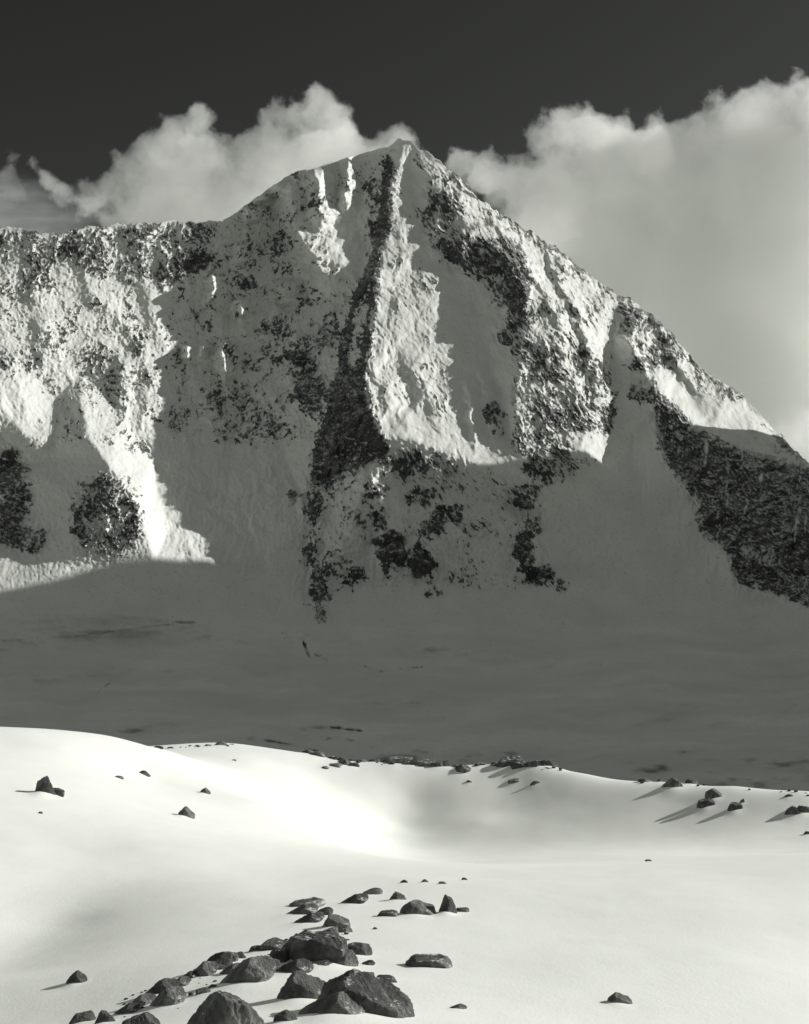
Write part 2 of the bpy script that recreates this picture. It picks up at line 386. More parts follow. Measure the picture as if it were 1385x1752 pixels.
BLOBS = [(290, 445, 70, 45, .42), (335, 450, 28, 18, .9), (60, 470, 25, 60, .35), (235, 560, 22, 60, .4), (180, 640, 60, 50, .22), (240, 768, 22, 10, .6), (20, 420, 60, 25, .45),
    (182, 880, 66, 72, .56), (12, 850, 42, 90, .66), (55, 920, 24, 26, .5), (95, 600, 25, 25, .25),
    (510, 615, 40, 46, .46), (470, 575, 38, 32, .32), (532, 675, 30, 42, .72), (505, 610, 18, 16, .95), (385, 690, 55, 36, .36), (440, 735, 70, 22, .35), (450, 395, 60, 55, .2), (500, 850, 14, 12, .65),
    (390, 470, 70, 60, .18), (540, 560, 40, 40, .18), (640, 340, 14, 60, .5),
    (670, 940, 30, 32, .92), (722, 962, 24, 32, .92), (545, 1010, 17, 36, .8), (550, 1055, 11, 18, .8), (565, 960, 26, 22, .45), (602, 982, 26, 14, .4), (640, 832, 26, 20, .5), (700, 792, 64, 22, .62),
    (762, 812, 32, 26, .5), (722, 850, 30, 15, .5), (765, 880, 28, 20, .62), (742, 902, 22, 20, .66), (650, 890, 22, 15, .55), (600, 890, 32, 14, .35), (580, 835, 20, 12, .3), (535, 870, 10, 40, .65),
    (530, 940, 10, 32, .5), (900, 848, 28, 24, .66), (896, 940, 19, 36, .93), (922, 982, 22, 18, .9), (960, 1005, 13, 15, .55), (908, 900, 22, 18, .5), (742, 1012, 14, 9, .5), (792, 992, 8, 8, .5), (800, 905, 15, 10, .45),
    (610, 720, 30, 40, .8), (590, 780, 45, 28, .75), (650, 770, 14, 30, .85),
    (725, 330, 18, 24, .4), (765, 352, 40, 26, .5), (772, 402, 30, 25, .5), (785, 440, 34, 12, .75), (850, 440, 50, 36, .72), (884, 495, 24, 60, .78), (860, 580, 16, 10, .8), (895, 570, 22, 50, .55),
    (960, 690, 60, 60, .42), (1030, 690, 24, 40, .45), (940, 785, 50, 40, .5), (1080, 620, 13, 13, .7), (1100, 672, 26, 18, .7), (1080, 520, 25, 14, .5), (1150, 600, 30, 30, .4),
    (955, 450, 20, 26, .4), (850, 720, 14, 30, .4), (835, 705, 10, 12, .8)]  # first blob darkens a shaded patch of smooth snow with rock
CLEAR = [(45, 700, 62, 62), (380, 900, 130, 110), (1010, 762, 42, 24), (1240, 715, 70, 34), (800, 560, 50, 90), (595, 410, 34, 70), (705, 580, 26, 60), (760, 545, 30, 60), (700, 725, 55, 26), (1050, 880, 120, 90), (1062, 610, 16, 46),
    (1090, 790, 34, 70), (860, 790, 50, 14), (720, 330, 14, 36), (250, 520, 26, 40), (220, 970, 120, 22)]
D = np.zeros(GXX.shape)
for poly, d in AREAS: D = np.maximum(D, boxblur(poly_mask(poly), 4)*d)
sk = np.array(SKYLINE, float)
sk_top = np.interp(gx, sk[:, 0], sk[:, 1])[None, :]
edge = np.exp(-np.clip(GYY-sk_top, 0, None)/16)*sstep(720, 800, GXX)
D = np.maximum(D, 0.62*edge)
jx = GXX+fbm(GXX/18, GYY/18, 31, 3)*6; jy = GYY+fbm(GXX/18, GYY/18, 41, 3)*6
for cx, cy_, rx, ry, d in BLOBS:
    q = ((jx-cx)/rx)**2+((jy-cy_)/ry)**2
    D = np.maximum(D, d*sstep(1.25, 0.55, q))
for cx, cy_, rx, ry in CLEAR:
    q = ((jx-cx)/rx)**2+((jy-cy_)/ry)**2
    D = D*(1-0.93*sstep(1.2, 0.5, q))
RIB = [(664, 262), (654, 300), (650, 345), (640, 420), (606, 500), (580, 610), (560, 695), (536, 768), (530, 830), (548, 830), (585, 790), (648, 775), (652, 748), (636, 712), (622, 640), (633, 560), (642, 480), (650, 430), (664, 385), (666, 330), (674, 290)]
strip = [(612, 520), (632, 480), (630, 540), (612, 610), (600, 640), (598, 590)]
D = np.maximum(D, boxblur(poly_mask(RIB), 1)*0.90)*(1-0.75*boxblur(poly_mask(strip), 2))
cliff = boxblur(poly_mask([(1128, 690), (1260, 772), (1700, 880), (1700, 1050), (1385, 1032), (1250, 975), (1185, 850)]), 3)
D = D*(1-0.5*cliff*sstep(0.5, 1.5, fbm(GXX/11+GYY/160, GYY/70, 850, 3)))
ROUGH = np.clip(boxblur(D, 5)*1.5+0.12, 0, 1)             # rocky ground is broken, snow fields are smooth
ROUGH = ROUGH*sstep(1075, 1020, GYY)
# striations lie down-right on the sunny flank, down the fall line elsewhere
SLANT = boxblur(sstep(600, 700, GXX)*sstep(1120, 1000, GXX), 6)

def sample(g, px, py):
    fx = np.clip((px-GX0)/GS, 0, len(gx)-1.001); fy = np.clip((py-GY0)/GS, 0, len(gy)-1.001)
    i = fx.astype(int); j = fy.astype(int); u = fx-i; v = fy-j
    return (g[j, i]*(1-u)+g[j, i+1]*u)*(1-v)+(g[j+1, i]*(1-u)+g[j+1, i+1]*u)*v

NC_IN, NR = 960, 660
cols = np.concatenate([np.linspace(-1400, -60, 60)[:-1], np.linspace(-60, 1445, NC_IN), np.linspace(1445, 2500, 60)[1:]])
jag = fbm(cols/16, cols*0+3.3, 71, 4)*np.interp(cols, [0, 380, 400, 650, 680, 1385], [2.4, 2.2, 1.0, 0.8, 2.6, 2.8])
top = np.interp(cols, sk[:, 0], sk[:, 1])+jag
tt = np.linspace(0, 1, NR)[:, None]
PX = np.repeat(cols[None, :], NR, 0); PY = top[None, :]*(1-tt)+1430*tt
Yb = base_depth(PY)
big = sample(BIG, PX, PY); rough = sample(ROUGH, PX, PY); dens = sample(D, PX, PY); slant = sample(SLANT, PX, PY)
# noise coordinates in px (about 1.15 m each), rotated with the local lie of the strata
a1 = np.radians(-34)
u1 = PX*np.cos(a1)+PY*np.sin(a1); v1 = -PX*np.sin(a1)+PY*np.cos(a1)
wx = fbm(PX/60, PY/60, 3, 3)*9; wy = fbm(PX/60, PY/60, 8, 3)*9
nA = ridged((PX+wx)/30, (PY+wy)/62, 100, 6, gain=0.62)
nB = ridged((u1+wx*.6)/13, (v1+wy*.6)/60, 200, 5, gain=0.62)
nz = nA*(1-slant)+nB*slant
fine = fbm((PX+wx*.3)/6, (PY+wy*.3)/7.5, 300, 4, gain=0.72)
face = sstep(1060, 960, PY)
inner = sstep(0, 0.012, tt)                              # the crest line itself stays put
mid = fbm((PX+wx)/48, (PY+wy)/60, 150, 3)
lw = 1-0.6*sstep(330, 250, PX)*sstep(390, 430, PY)
big = big-(nz-0.35)*(1.2+17*rough)*(1-0.35*slant)*face*inner*lw-fine*(0.35+1.5*rough)*face*inner-mid*(2+5*rough)*face*inner*lw
# wind- and avalanche-combed runnels on the aprons, long swells on the glacier
run = fbm((PX+wx*.6+(PY-900)*0.12)/7.5, PY/190, 400, 4, gain=0.6)*sstep(760, 860, PY)*sstep(1130, 1000, PY)
big = big-run*0.75*inner*(0.3+0.7*sstep(280, 420, PX))
sw = fbm((PX-0.9*PY)/170, (PY*2.6+0.25*PX)/150, 500, 4, gain=0.45)
big = big+sw*20*sstep(1020, 1130, PY)+fbm((PX+0.6*PY)/420, PY/95, 520, 3, gain=0.4)*20*sstep(1000, 1150, PY)
# rock mask
r1 = fbm((PX+wx*.5)/9.5, (PY+wy*.5)/10.5, 600, 5, gain=0.84)+0.6*fbm(PX/46, PY/46, 640, 2)
r2 = fbm((u1+wx*.4)/5.5, (v1+wy*.4)/15, 700, 4, gain=0.8)+0.5*fbm(PX/46, PY/46, 740, 2)
rn = r1*(1-0.75*slant)+r2*0.75*slant
rn = 0.8*rn+0.6*(nz-0.35)
samp = np.sort(rn[::7, 59:59+NC_IN:7].ravel())
U = np.searchsorted(samp, rn.ravel()).reshape(rn.shape)/len(samp)
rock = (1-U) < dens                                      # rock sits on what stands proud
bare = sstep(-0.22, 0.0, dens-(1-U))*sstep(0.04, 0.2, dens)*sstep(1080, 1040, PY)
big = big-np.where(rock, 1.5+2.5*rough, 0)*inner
# crevasses and the bergschrund on the glacier: trenches cut into the surface
CREV = [((518, 1096), (530, 1124), 3.4, 22), ((168, 1186), (190, 1168), 2.8, 9), ((300, 1064), (340, 1066), 2.6, 8), ((150, 1084), (195, 1080), 2.8, 6), ((196, 1082), (300, 1068), 3.0, 3.0), ((0, 1098), (150, 1088), 3.0, 3.0),
    ((480, 1084), (530, 1086), 2.4, 5), ((540, 1120), (560, 1130), 2.4, 6), ((565, 1245), (622, 1252), 3.8, 15), ((556, 1266), (606, 1268), 6.5, 14), ((450, 1266), (545, 1286), 3.6, 11), ((590, 1132), (650, 1148), 1.8, 6), ((650, 1150), (740, 1140), 1.8, 8), ((840, 1102), (838, 1108), 2.0, 8)]
for (x0, y0), (x1, y1), w, dp in CREV:
    L2 = (x1-x0)**2+(y1-y0)**2; t_ = np.clip(((PX-x0)*(x1-x0)+(PY-y0)*(y1-y0))/L2, 0, 1)
    dd = np.hypot(PX-(x0+t_*(x1-x0)), PY-(y0+t_*(y1-y0)))+fbm(PX/9, PY/5, 77, 2)*0.5
    big = big+dp*np.clip(1-dd/(w*(1.15-np.abs(2*t_-1)**2)), 0, 1)*1.3
YD = Yb+big
X = (PX-PW/2)/F*YD; Z = (PH/2-PY)/F*YD
V = np.stack([X, YD, Z], -1)
# the far side, falling away behind the skyline
back = []
for dy, dz in ((2500, -1400), (900, -620), (300, -230), (80, -60), (18, -9)):
    b = V[0].copy(); b[:, 1] += dy; b[:, 0] *= (1+dy/b[:, 1]*0.6); b[:, 2] += dz*(1+0.25*fbm(cols/90, cols*0+dy, 55, 3)); back.append(b)
NB = len(back)
V = np.concatenate([np.array(back), V], 0)
BARE = np.concatenate([np.zeros((NB, len(cols))), bare], 0).ravel()
SWELL_SHADE = np.concatenate([np.zeros((NB, len(cols))), sstep(1010, 1170, PY)], 0).ravel()
RR = np.concatenate([np.zeros((NB, len(cols)), bool), rock], 0)
NRT, NCT = V.shape[:2]
idx = np.arange(NRT*NCT).reshape(NRT, NCT)
Q = np.stack([idx[:-1, :-1], idx[1:, :-1], idx[1:, 1:], idx[:-1, 1:]], -1)
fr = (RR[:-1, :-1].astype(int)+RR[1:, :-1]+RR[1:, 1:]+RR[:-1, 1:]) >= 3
fpy = np.concatenate([np.full((NB, len(cols)-1), 300.0), 0.25*(PY[:-1, :-1]+PY[1:, :-1]+PY[1:, 1:]+PY[:-1, 1:])], 0)
VF = V.reshape(-1, 3)
def sub_mesh(name, quads, thin=False):
    u, inv = np.unique(quads.ravel(), return_inverse=True)
    me = new_mesh(name, VF[u], inv.reshape(-1, 4))
    if thin:
        me.attributes.new('bare', 'FLOAT', 'POINT').data.foreach_set('value', BARE[u].astype(np.float32))
        me.attributes.new('swell_shade', 'FLOAT', 'POINT').data.foreach_set('value', SWELL_SHADE[u].astype(np.float32))
    return me
GLAC = 1100.0
is_g = fpy > GLAC
fr &= ~is_g
mountain = link('mountain', sub_mesh('mountain', Q[(~fr) & (~is_g)], True), mat=M_MSNOW, kind='structure',
                label='snow covered pyramid peak with a dark central rib and long ridges', category='mountain')
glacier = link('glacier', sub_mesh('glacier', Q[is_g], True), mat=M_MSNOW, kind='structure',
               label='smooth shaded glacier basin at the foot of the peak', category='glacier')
# every outcrop that can be picked apart is a part of the mountain, the specks are one part
lab = -np.ones(fr.shape, int); comps = []
fj, fi = np.where(fr); todo = set(zip(fj.tolist(), fi.tolist()))
while todo:
    s0 = todo.pop(); st = [s0]; c = [s0]
    while st:
        j, i = st.pop()
        for nb in ((j+1, i), (j-1, i), (j, i+1), (j, i-1)):
            if nb in todo: todo.remove(nb); st.append(nb); c.append(nb)
    comps.append(c)
comps.sort(key=len, reverse=True)
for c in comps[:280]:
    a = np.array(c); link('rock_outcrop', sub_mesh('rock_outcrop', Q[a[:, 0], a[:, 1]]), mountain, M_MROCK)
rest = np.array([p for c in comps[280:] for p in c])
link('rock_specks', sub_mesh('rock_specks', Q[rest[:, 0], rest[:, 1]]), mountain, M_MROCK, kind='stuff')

# ------------------------------------------------------------------ the ridge beyond the right edge that keeps the basin in shade
ry = np.linspace(700, 3300, 160); rx = np.linspace(1180, 2300, 60)
prof = np.interp(ry, [700, 1000, 1250, 1800, 2500, 2860, 2910, 2960, 3010, 3080, 3300], [-260, 300, 720, 860, 880, 860, 810, 700, 560, 450, 280])
prof = prof+fbm(ry/110, ry*0+1, 900, 4)*22
RX, RY = np.meshgrid(rx, ry)
dist = np.abs(RX-1500-fbm(RY/300, RY*0+4, 910, 3)*20)
RZ = prof[:, None]-dist*1.05-ridged(RX/180, RY/180, 920, 4)*40*sstep(0, 200, dist)
RZ = np.maximum(RZ, -330)
RV = np.stack([RX, RY, RZ], -1); ridx = np.arange(RX.size).reshape(RX.shape)
RQ = np.stack([ridx[:-1, :-1], ridx[:-1, 1:], ridx[1:, 1:], ridx[1:, :-1]], -1).reshape(-1, 4)
link('mountain_ridge', new_mesh('mountain_ridge', RV.reshape(-1, 3), RQ), mat=M_MSNOW, kind='structure')

# snow country reaching to the horizon, below and around everything built in detail
_g = 90; gxx, gyy = np.meshgrid(np.linspace(-1, 1, _g), np.linspace(-1, 1, _g))
gxx = np.sign(gxx)*np.abs(gxx)**2*40000; gyy = np.sign(gyy)*np.abs(gyy)**2*40000
gzz = -420+fbm(gxx/2600, gyy/2600, 1500, 4)*60
gid = np.arange(gxx.size).reshape(gxx.shape)
link('ground', new_mesh('ground', np.stack([gxx, gyy, gzz], -1).reshape(-1, 3), np.stack([gid[:-1, :-1], gid[:-1, 1:], gid[1:, 1:], gid[1:, :-1]], -1).reshape(-1, 4)), mat=M_GSNOW, kind='structure')

# ------------------------------------------------------------------ the foreground snow: a smooth surface through surveyed points (column, row, distance)
FG = [(-300, 1752, 26), (0, 1752, 25), (200, 1752, 22.5), (350, 1752, 20.5), (520, 1752, 20), (700, 1752, 20), (1050, 1752, 21), (1385, 1752, 22), (1700, 1752, 24),
    (0, 1660, 29.5), (60, 1650, 30.5), (130, 1680, 27.8), (300, 1650, 28), (420, 1680, 24.6), (560, 1690, 23.6), (735, 1656, 26), (1060, 1718, 22.8), (1250, 1650, 27),
    (540, 1640, 27.4), (640, 1535, 38), (560, 1580, 32.6), (480, 1560, 35.5),
    (700, 1508, 42), (900, 1506, 43), (1100, 1496, 45), (1385, 1478, 47), (1000, 1600, 31), (1300, 1560, 35), (1700, 1470, 46),
    (0, 1550, 38), (100, 1560, 38), (190, 1545, 38.5), (300, 1560, 37.5), (0, 1450, 47), (120, 1450, 48.5), (250, 1450, 49), (400, 1490, 46.5),
    (80, 1362, 59), (0, 1330, 61), (320, 1400, 61.5), (250, 1330, 72), (200, 1300, 73), (100, 1280, 71), (0, 1270, 70), (-300, 1300, 62), (-300, 1450, 46),
    (0, 1243, 77), (100, 1248, 78.5), (180, 1259, 82), (265, 1278, 89), (-200, 1250, 70),
    (330, 1300, 90), (430, 1304, 95), (400, 1350, 77.5),
    (330, 1277, 108), (385, 1272, 108), (450, 1281, 107), (540, 1293, 104),
    (660, 1304, 102), (750, 1309, 102), (870, 1307, 101.5), (950, 1311, 99), (1000, 1323, 96.5), (1080, 1336, 94), (1160, 1339, 91.5), (1250, 1344, 88), (1385, 1354, 84), (1600, 1375, 80),
    (440, 1440, 57.5), (500, 1390, 73)]
# the bowl under the crest: column, distance, height
BOWL = [(700, 97, -19.8), (690, 93, -20.8), (690, 88, -20.8), (690, 80, -19.6), (700, 70, -17.4), (760, 97, -19.4), (760, 93, -20.3), (760, 86, -20.6), (820, 97, -19.1), (820, 91, -20.0), (820, 80, -19.6),
    (880, 97, -18.8), (880, 92, -19.7), (880, 86, -20.1), (880, 76, -18.7), (630, 97, -19.1), (630, 92, -20.0), (630, 86, -19.9), (630, 78, -18.6), (560, 97, -18.5), (560, 90, -18.9), (560, 82, -18.3), (560, 74, -17.1), (560, 66, -15.6),
    (480, 90, -17.7), (480, 80, -17.2), (1000, 92, -18.5), (1000, 86, -19.3), (1000, 80, -19.1), (1000, 70, -17.1), (1160, 87, -18.0), (1160, 80, -18.5), (1160, 72, -17.4), (1300, 82, -17.4), (1300, 76, -17.7), (1300, 68, -16.5), (1400, 80, -17.2), (1400, 74, -17.3)]
for px, Y, z in BOWL: FG.append((px, PH/2-z*F/Y, Y))
for px, py, Y in [(0, 1243, 77), (100, 1248, 78.5), (180, 1259, 82), (265, 1278, 89), (330, 1277, 108), (385, 1272, 108), (450, 1281, 107), (540, 1293, 104), (620, 1301, 102), (660, 1304, 102), (750, 1309, 102), (870, 1307, 101.5), (950, 1311, 99), (1000, 1323, 96.5), (1080, 1336, 94), (1160, 1339, 91.5), (1250, 1344, 88), (1385, 1354, 84), (1600, 1375, 80)]:
    for dy, dz in (((3, -0.5), (9, -2.6)) if px > 280 else ((4, -0.5),)):          # the ground falls away behind the crest
        FG.append((px, py-dz*F/(Y+dy), Y+dy))
fw = [at(*p) for p in FG]
for x, y, z in [(-8, 4, -2.6), (0, 3, -2.0), (8, 4, -2.6), (0, 10, -4.6), (-10, 12, -5.6), (10, 12, -5.4), (0, -6, -1.0), (-12, -4, -1.5), (12, -4, -1.5), (-40, 10, -6), (40, 10, -6), (-45, 100, -16),
                (-30, 90, -15.2), (-40, 130, -32), (0, 140, -36), (40, 130, -34), (0, 180, -66), (-70, 180, -64), (70, 180, -66), (0, 240, -105), (-90, 240, -105), (90, 240, -105), (60, 60, -12)]:
    fw.append(np.array((x, y, z)))
fw = np.array(fw)
def tps(r2): return np.where(r2 > 1e-12, r2*np.log(np.maximum(r2, 1e-12)), 0)
_n = len(fw); _xy = fw[:, :2]/30.0
_K = tps(((_xy[:, None]-_xy[None])**2).sum(-1))+np.eye(_n)*2e-3
_P = np.concatenate([np.ones((_n, 1)), _xy], 1)
_A = np.block([[_K, _P], [_P.T, np.zeros((3, 3))]])
_w = np.linalg.solve(_A, np.concatenate([fw[:, 2], np.zeros(3)]))
# shallow swells that catch the low sun: centre (column, row, distance), radius across and along, height
SWELL = [(-10.2, 36.0, 3.2, 8.0, -0.55), (-6.3, 38.0, 2.6, 7.0, 0.16), (7.5, 36.0, 3.5, 6.0, 0.12)]
def fz(x, y):
    x = np.asarray(x, float); y = np.asarray(y, float); q = np.stack([x.ravel(), y.ravel()], -1)/30.0
    out = np.zeros(len(q))
    for a in range(0, len(q), 20000):
        c = q[a:a+20000]
        out[a:a+20000] = tps(((c[:, None]-_xy[None])**2).sum(-1))@_w[:_n]+_w[_n]+c@_w[_n+1:]
    out = out.reshape(x.shape)
    for cx, cy_, rx_, ry_, h in SWELL:
        out = out+h*np.exp(-((x-cx)/rx_)**2-((y-cy_)/ry_)**2)
    out = out+0.016*fbm(x/6.5, y/10, 1001, 3)+0.0015*fbm(x/0.9, y/1.3, 1011, 3)
    return out
def hit(px, py):
    """where the line of sight through a point of the frame meets the snow"""
    y = np.geomspace(15, 122, 1500)
    for k in range(20):
        x = (px-PW/2)/F*y; z = (PH/2-py)/F*y; below = z < np.array(ROWZ(x, y))
        if below.any():
            i = int(np.argmax(below)); return Vector((x[i], y[i], z[i]))
        py += 1.0
    return Vector((x[-1], y[-1], z[-1]))
def ROWZ(x, y): return fz(x, y)

# ------------------------------------------------------------------ boulders and stones in the snow
_ico = {}
def ico(level):
    if level not in _ico:
        bm = bmesh.new(); bmesh.ops.create_icosphere(bm, subdivisions=level, radius=1.0)
        bm.verts.ensure_lookup_table()
        v = np.array([p.co[:] for p in bm.verts]); f = np.array([[q.index for q in t.verts] for t in bm.faces]); bm.free()
        _ico[level] = (v, f)
    return _ico[level]

def unit(v): v = np.array(v, float); return v/np.linalg.norm(v)
def rock_shape(kind, rng, level):
    d, f = ico(level); pl = []
    R = rng.uniform
    if kind == 'block':
        for n in ((1, 0, .1), (-1, 0, .1), (0, 1, .1), (0, -1, .15)): pl.append((unit(np.array(n)+rng.normal(0, .16, 3)), R(.72, .92)))
        pl.append((unit((R(-.3, .3), R(-.35, .1), 1)), R(.78, .95)))
        for _ in range(3): pl.append((unit((R(-1, 1), R(-1, .6), R(.1, 1))), R(.86, 1.02)))
    elif kind == 'pyramid':
        a0 = R(0, 6.28)
        for k in range(5):
            a = a0+k*6.283/5+R(-.45, .45); pl.append((unit((math.cos(a), math.sin(a), R(.25, .75))), R(.55, .75)))
        pl.append((unit((R(-.5, .5), R(-.4, .2), 1)), R(.72, .85)))
        for _ in range(5): pl.append((unit((R(-1, 1), R(-1, 1), R(0, .6))), R(.75, .95)))
    elif kind == 'dome':
        for _ in range(10): pl.append((unit((R(-1, 1), R(-1, 1), R(-.1, 1))), R(.74, 1.0)))
    elif kind == 'hump':
        pl += [(unit((.5, -.3, 1)), R(.56, .64)), (unit((-.75, -.25, 1)), R(.58, .66)), (unit((.1, -1, .6)), R(.62, .7)), (unit((0, 1, .4)), .8), (unit((1, -.2, .35)), .95), (unit((-1, -.2, .4)), .92)]
        for _ in range(5): pl.append((unit((R(-1, 1), R(-1, .4), R(.3, 1))), R(.66, .85)))
    elif kind == 'slab':
        pl.append((unit((R(-.15, .15), R(-.25, .05), 1)), R(.6, .75)))
        for n in ((1, 0, .25), (-1, 0, .45), (0, 1, .2), (0, -1, .3)): pl.append((unit(np.array(n)+rng.normal(0, .15, 3)), R(.8, .98)))
        for _ in range(6): pl.append((unit((R(-1, 1), R(-1, .6), R(.2, 1))), R(.85, 1.0)))
    elif kind == 'wedge_left':                             # high on the left, running out to the right
        pl += [(unit((.55, -.25, 1)), .55), (unit((-1, -.2, .5)), .7), (unit((.1, -1, .4)), .75), (unit((0, 1, .3)), .8), (unit((1, 0, .3)), .98)]
        for _ in range(6): pl.append((unit((R(-1, 1), R(-1, .6), R(.2, 1))), R(.8, .98)))
    elif kind == 'wedge_right':
        pl += [(unit((-.55, -.25, 1)), .55), (unit((1, -.2, .5)), .7), (unit((-.1, -1, .4)), .75), (unit((0, 1, .3)), .8), (unit((-1, 0, .3)), .98)]
        for _ in range(6): pl.append((unit((R(-1, 1), R(-1, .6), R(.2, 1))), R(.8, .98)))
    r = np.zeros(len(d)); K = 130.0
    acc = np.exp(-K*1.15)*np.ones(len(d))
    for n, c in pl:
        q = d@n; t = np.where(q > 0.05, c/np.maximum(q, 0.05), 9.0); acc = acc+np.exp(-K*np.minimum(t, 9))
    r = -np.log(acc)/K
    v = d*r[:, None]
    s = rng.randint(9999)
    nn = ridged(v[:, 0]*1.6+v[:, 2]*1.1, v[:, 1]*1.6-v[:, 2]*0.9, s, 4)*0.05+fbm(v[:, 0]*4+v[:, 1]*1.7, v[:, 2]*4-v[:, 1]*2.1, s+5, 5, gain=0.75)*0.02
    v = v*(1+nn-0.03)[:, None]
    x0, x1 = v[:, 0].min(), v[:, 0].max(); zt = v[:, 2].max()
    v[:, 0] = (v[:, 0]-(x0+x1)/2)/(x1-x0)*2; v[:, 2] = (v[:, 2]/zt+0.42)/1.42
    return v, f

def rock(px, py, w, h, kind, label, group=None, tilt=0.0, depth=0.8, sink=0.13, seed=None):
    rng = np.random.RandomState(seed if seed is not None else int(px*7+py*13) % 99991)
    p = hit(px, py); s = p.y/F
    if group == G_P: w *= 1.2; h *= 0.86; tilt = tilt+0.1
    if group == G_C: w *= 1.15; h *= 0.9; tilt = tilt+0.08
    v, f = rock_shape(kind, rng, 5 if w >= 60 else 4 if w >= 16 else 3)
    v = v*np.array((w*s/2*1.12, w*s/2*depth, h*s))
    ya = rng.uniform(-.25, .25); c, sn = math.cos(ya), math.sin(ya)
    v[:, 1] = v[:, 1]+sn*v[:, 0]
    c, sn = math.cos(tilt), math.sin(tilt)                 # lean in the picture plane
    v = np.stack([v[:, 0]*c-v[:, 2]*sn, v[:, 1], v[:, 0]*sn+v[:, 2]*c], -1)
    yc = p.y+w*s/2*depth*0.55
    base = Vector((p.x*yc/p.y, yc, 0)); base.z = p.z
    name = 'boulder' if w >= 30 else 'stone'
    o = link(name, new_mesh(name, v, tris=f, smooth=False), mat=M_ROCK, label=label, category='boulder' if w >= 30 else 'stone')
    o.location = base-Vector((0, 0, sink*h*s))
    if w >= 9: BANKS.append((p.x, yc-0.25*w*s, w*s*0.55, 0.16*h*s))
    if group: o['group'] = group
    return o

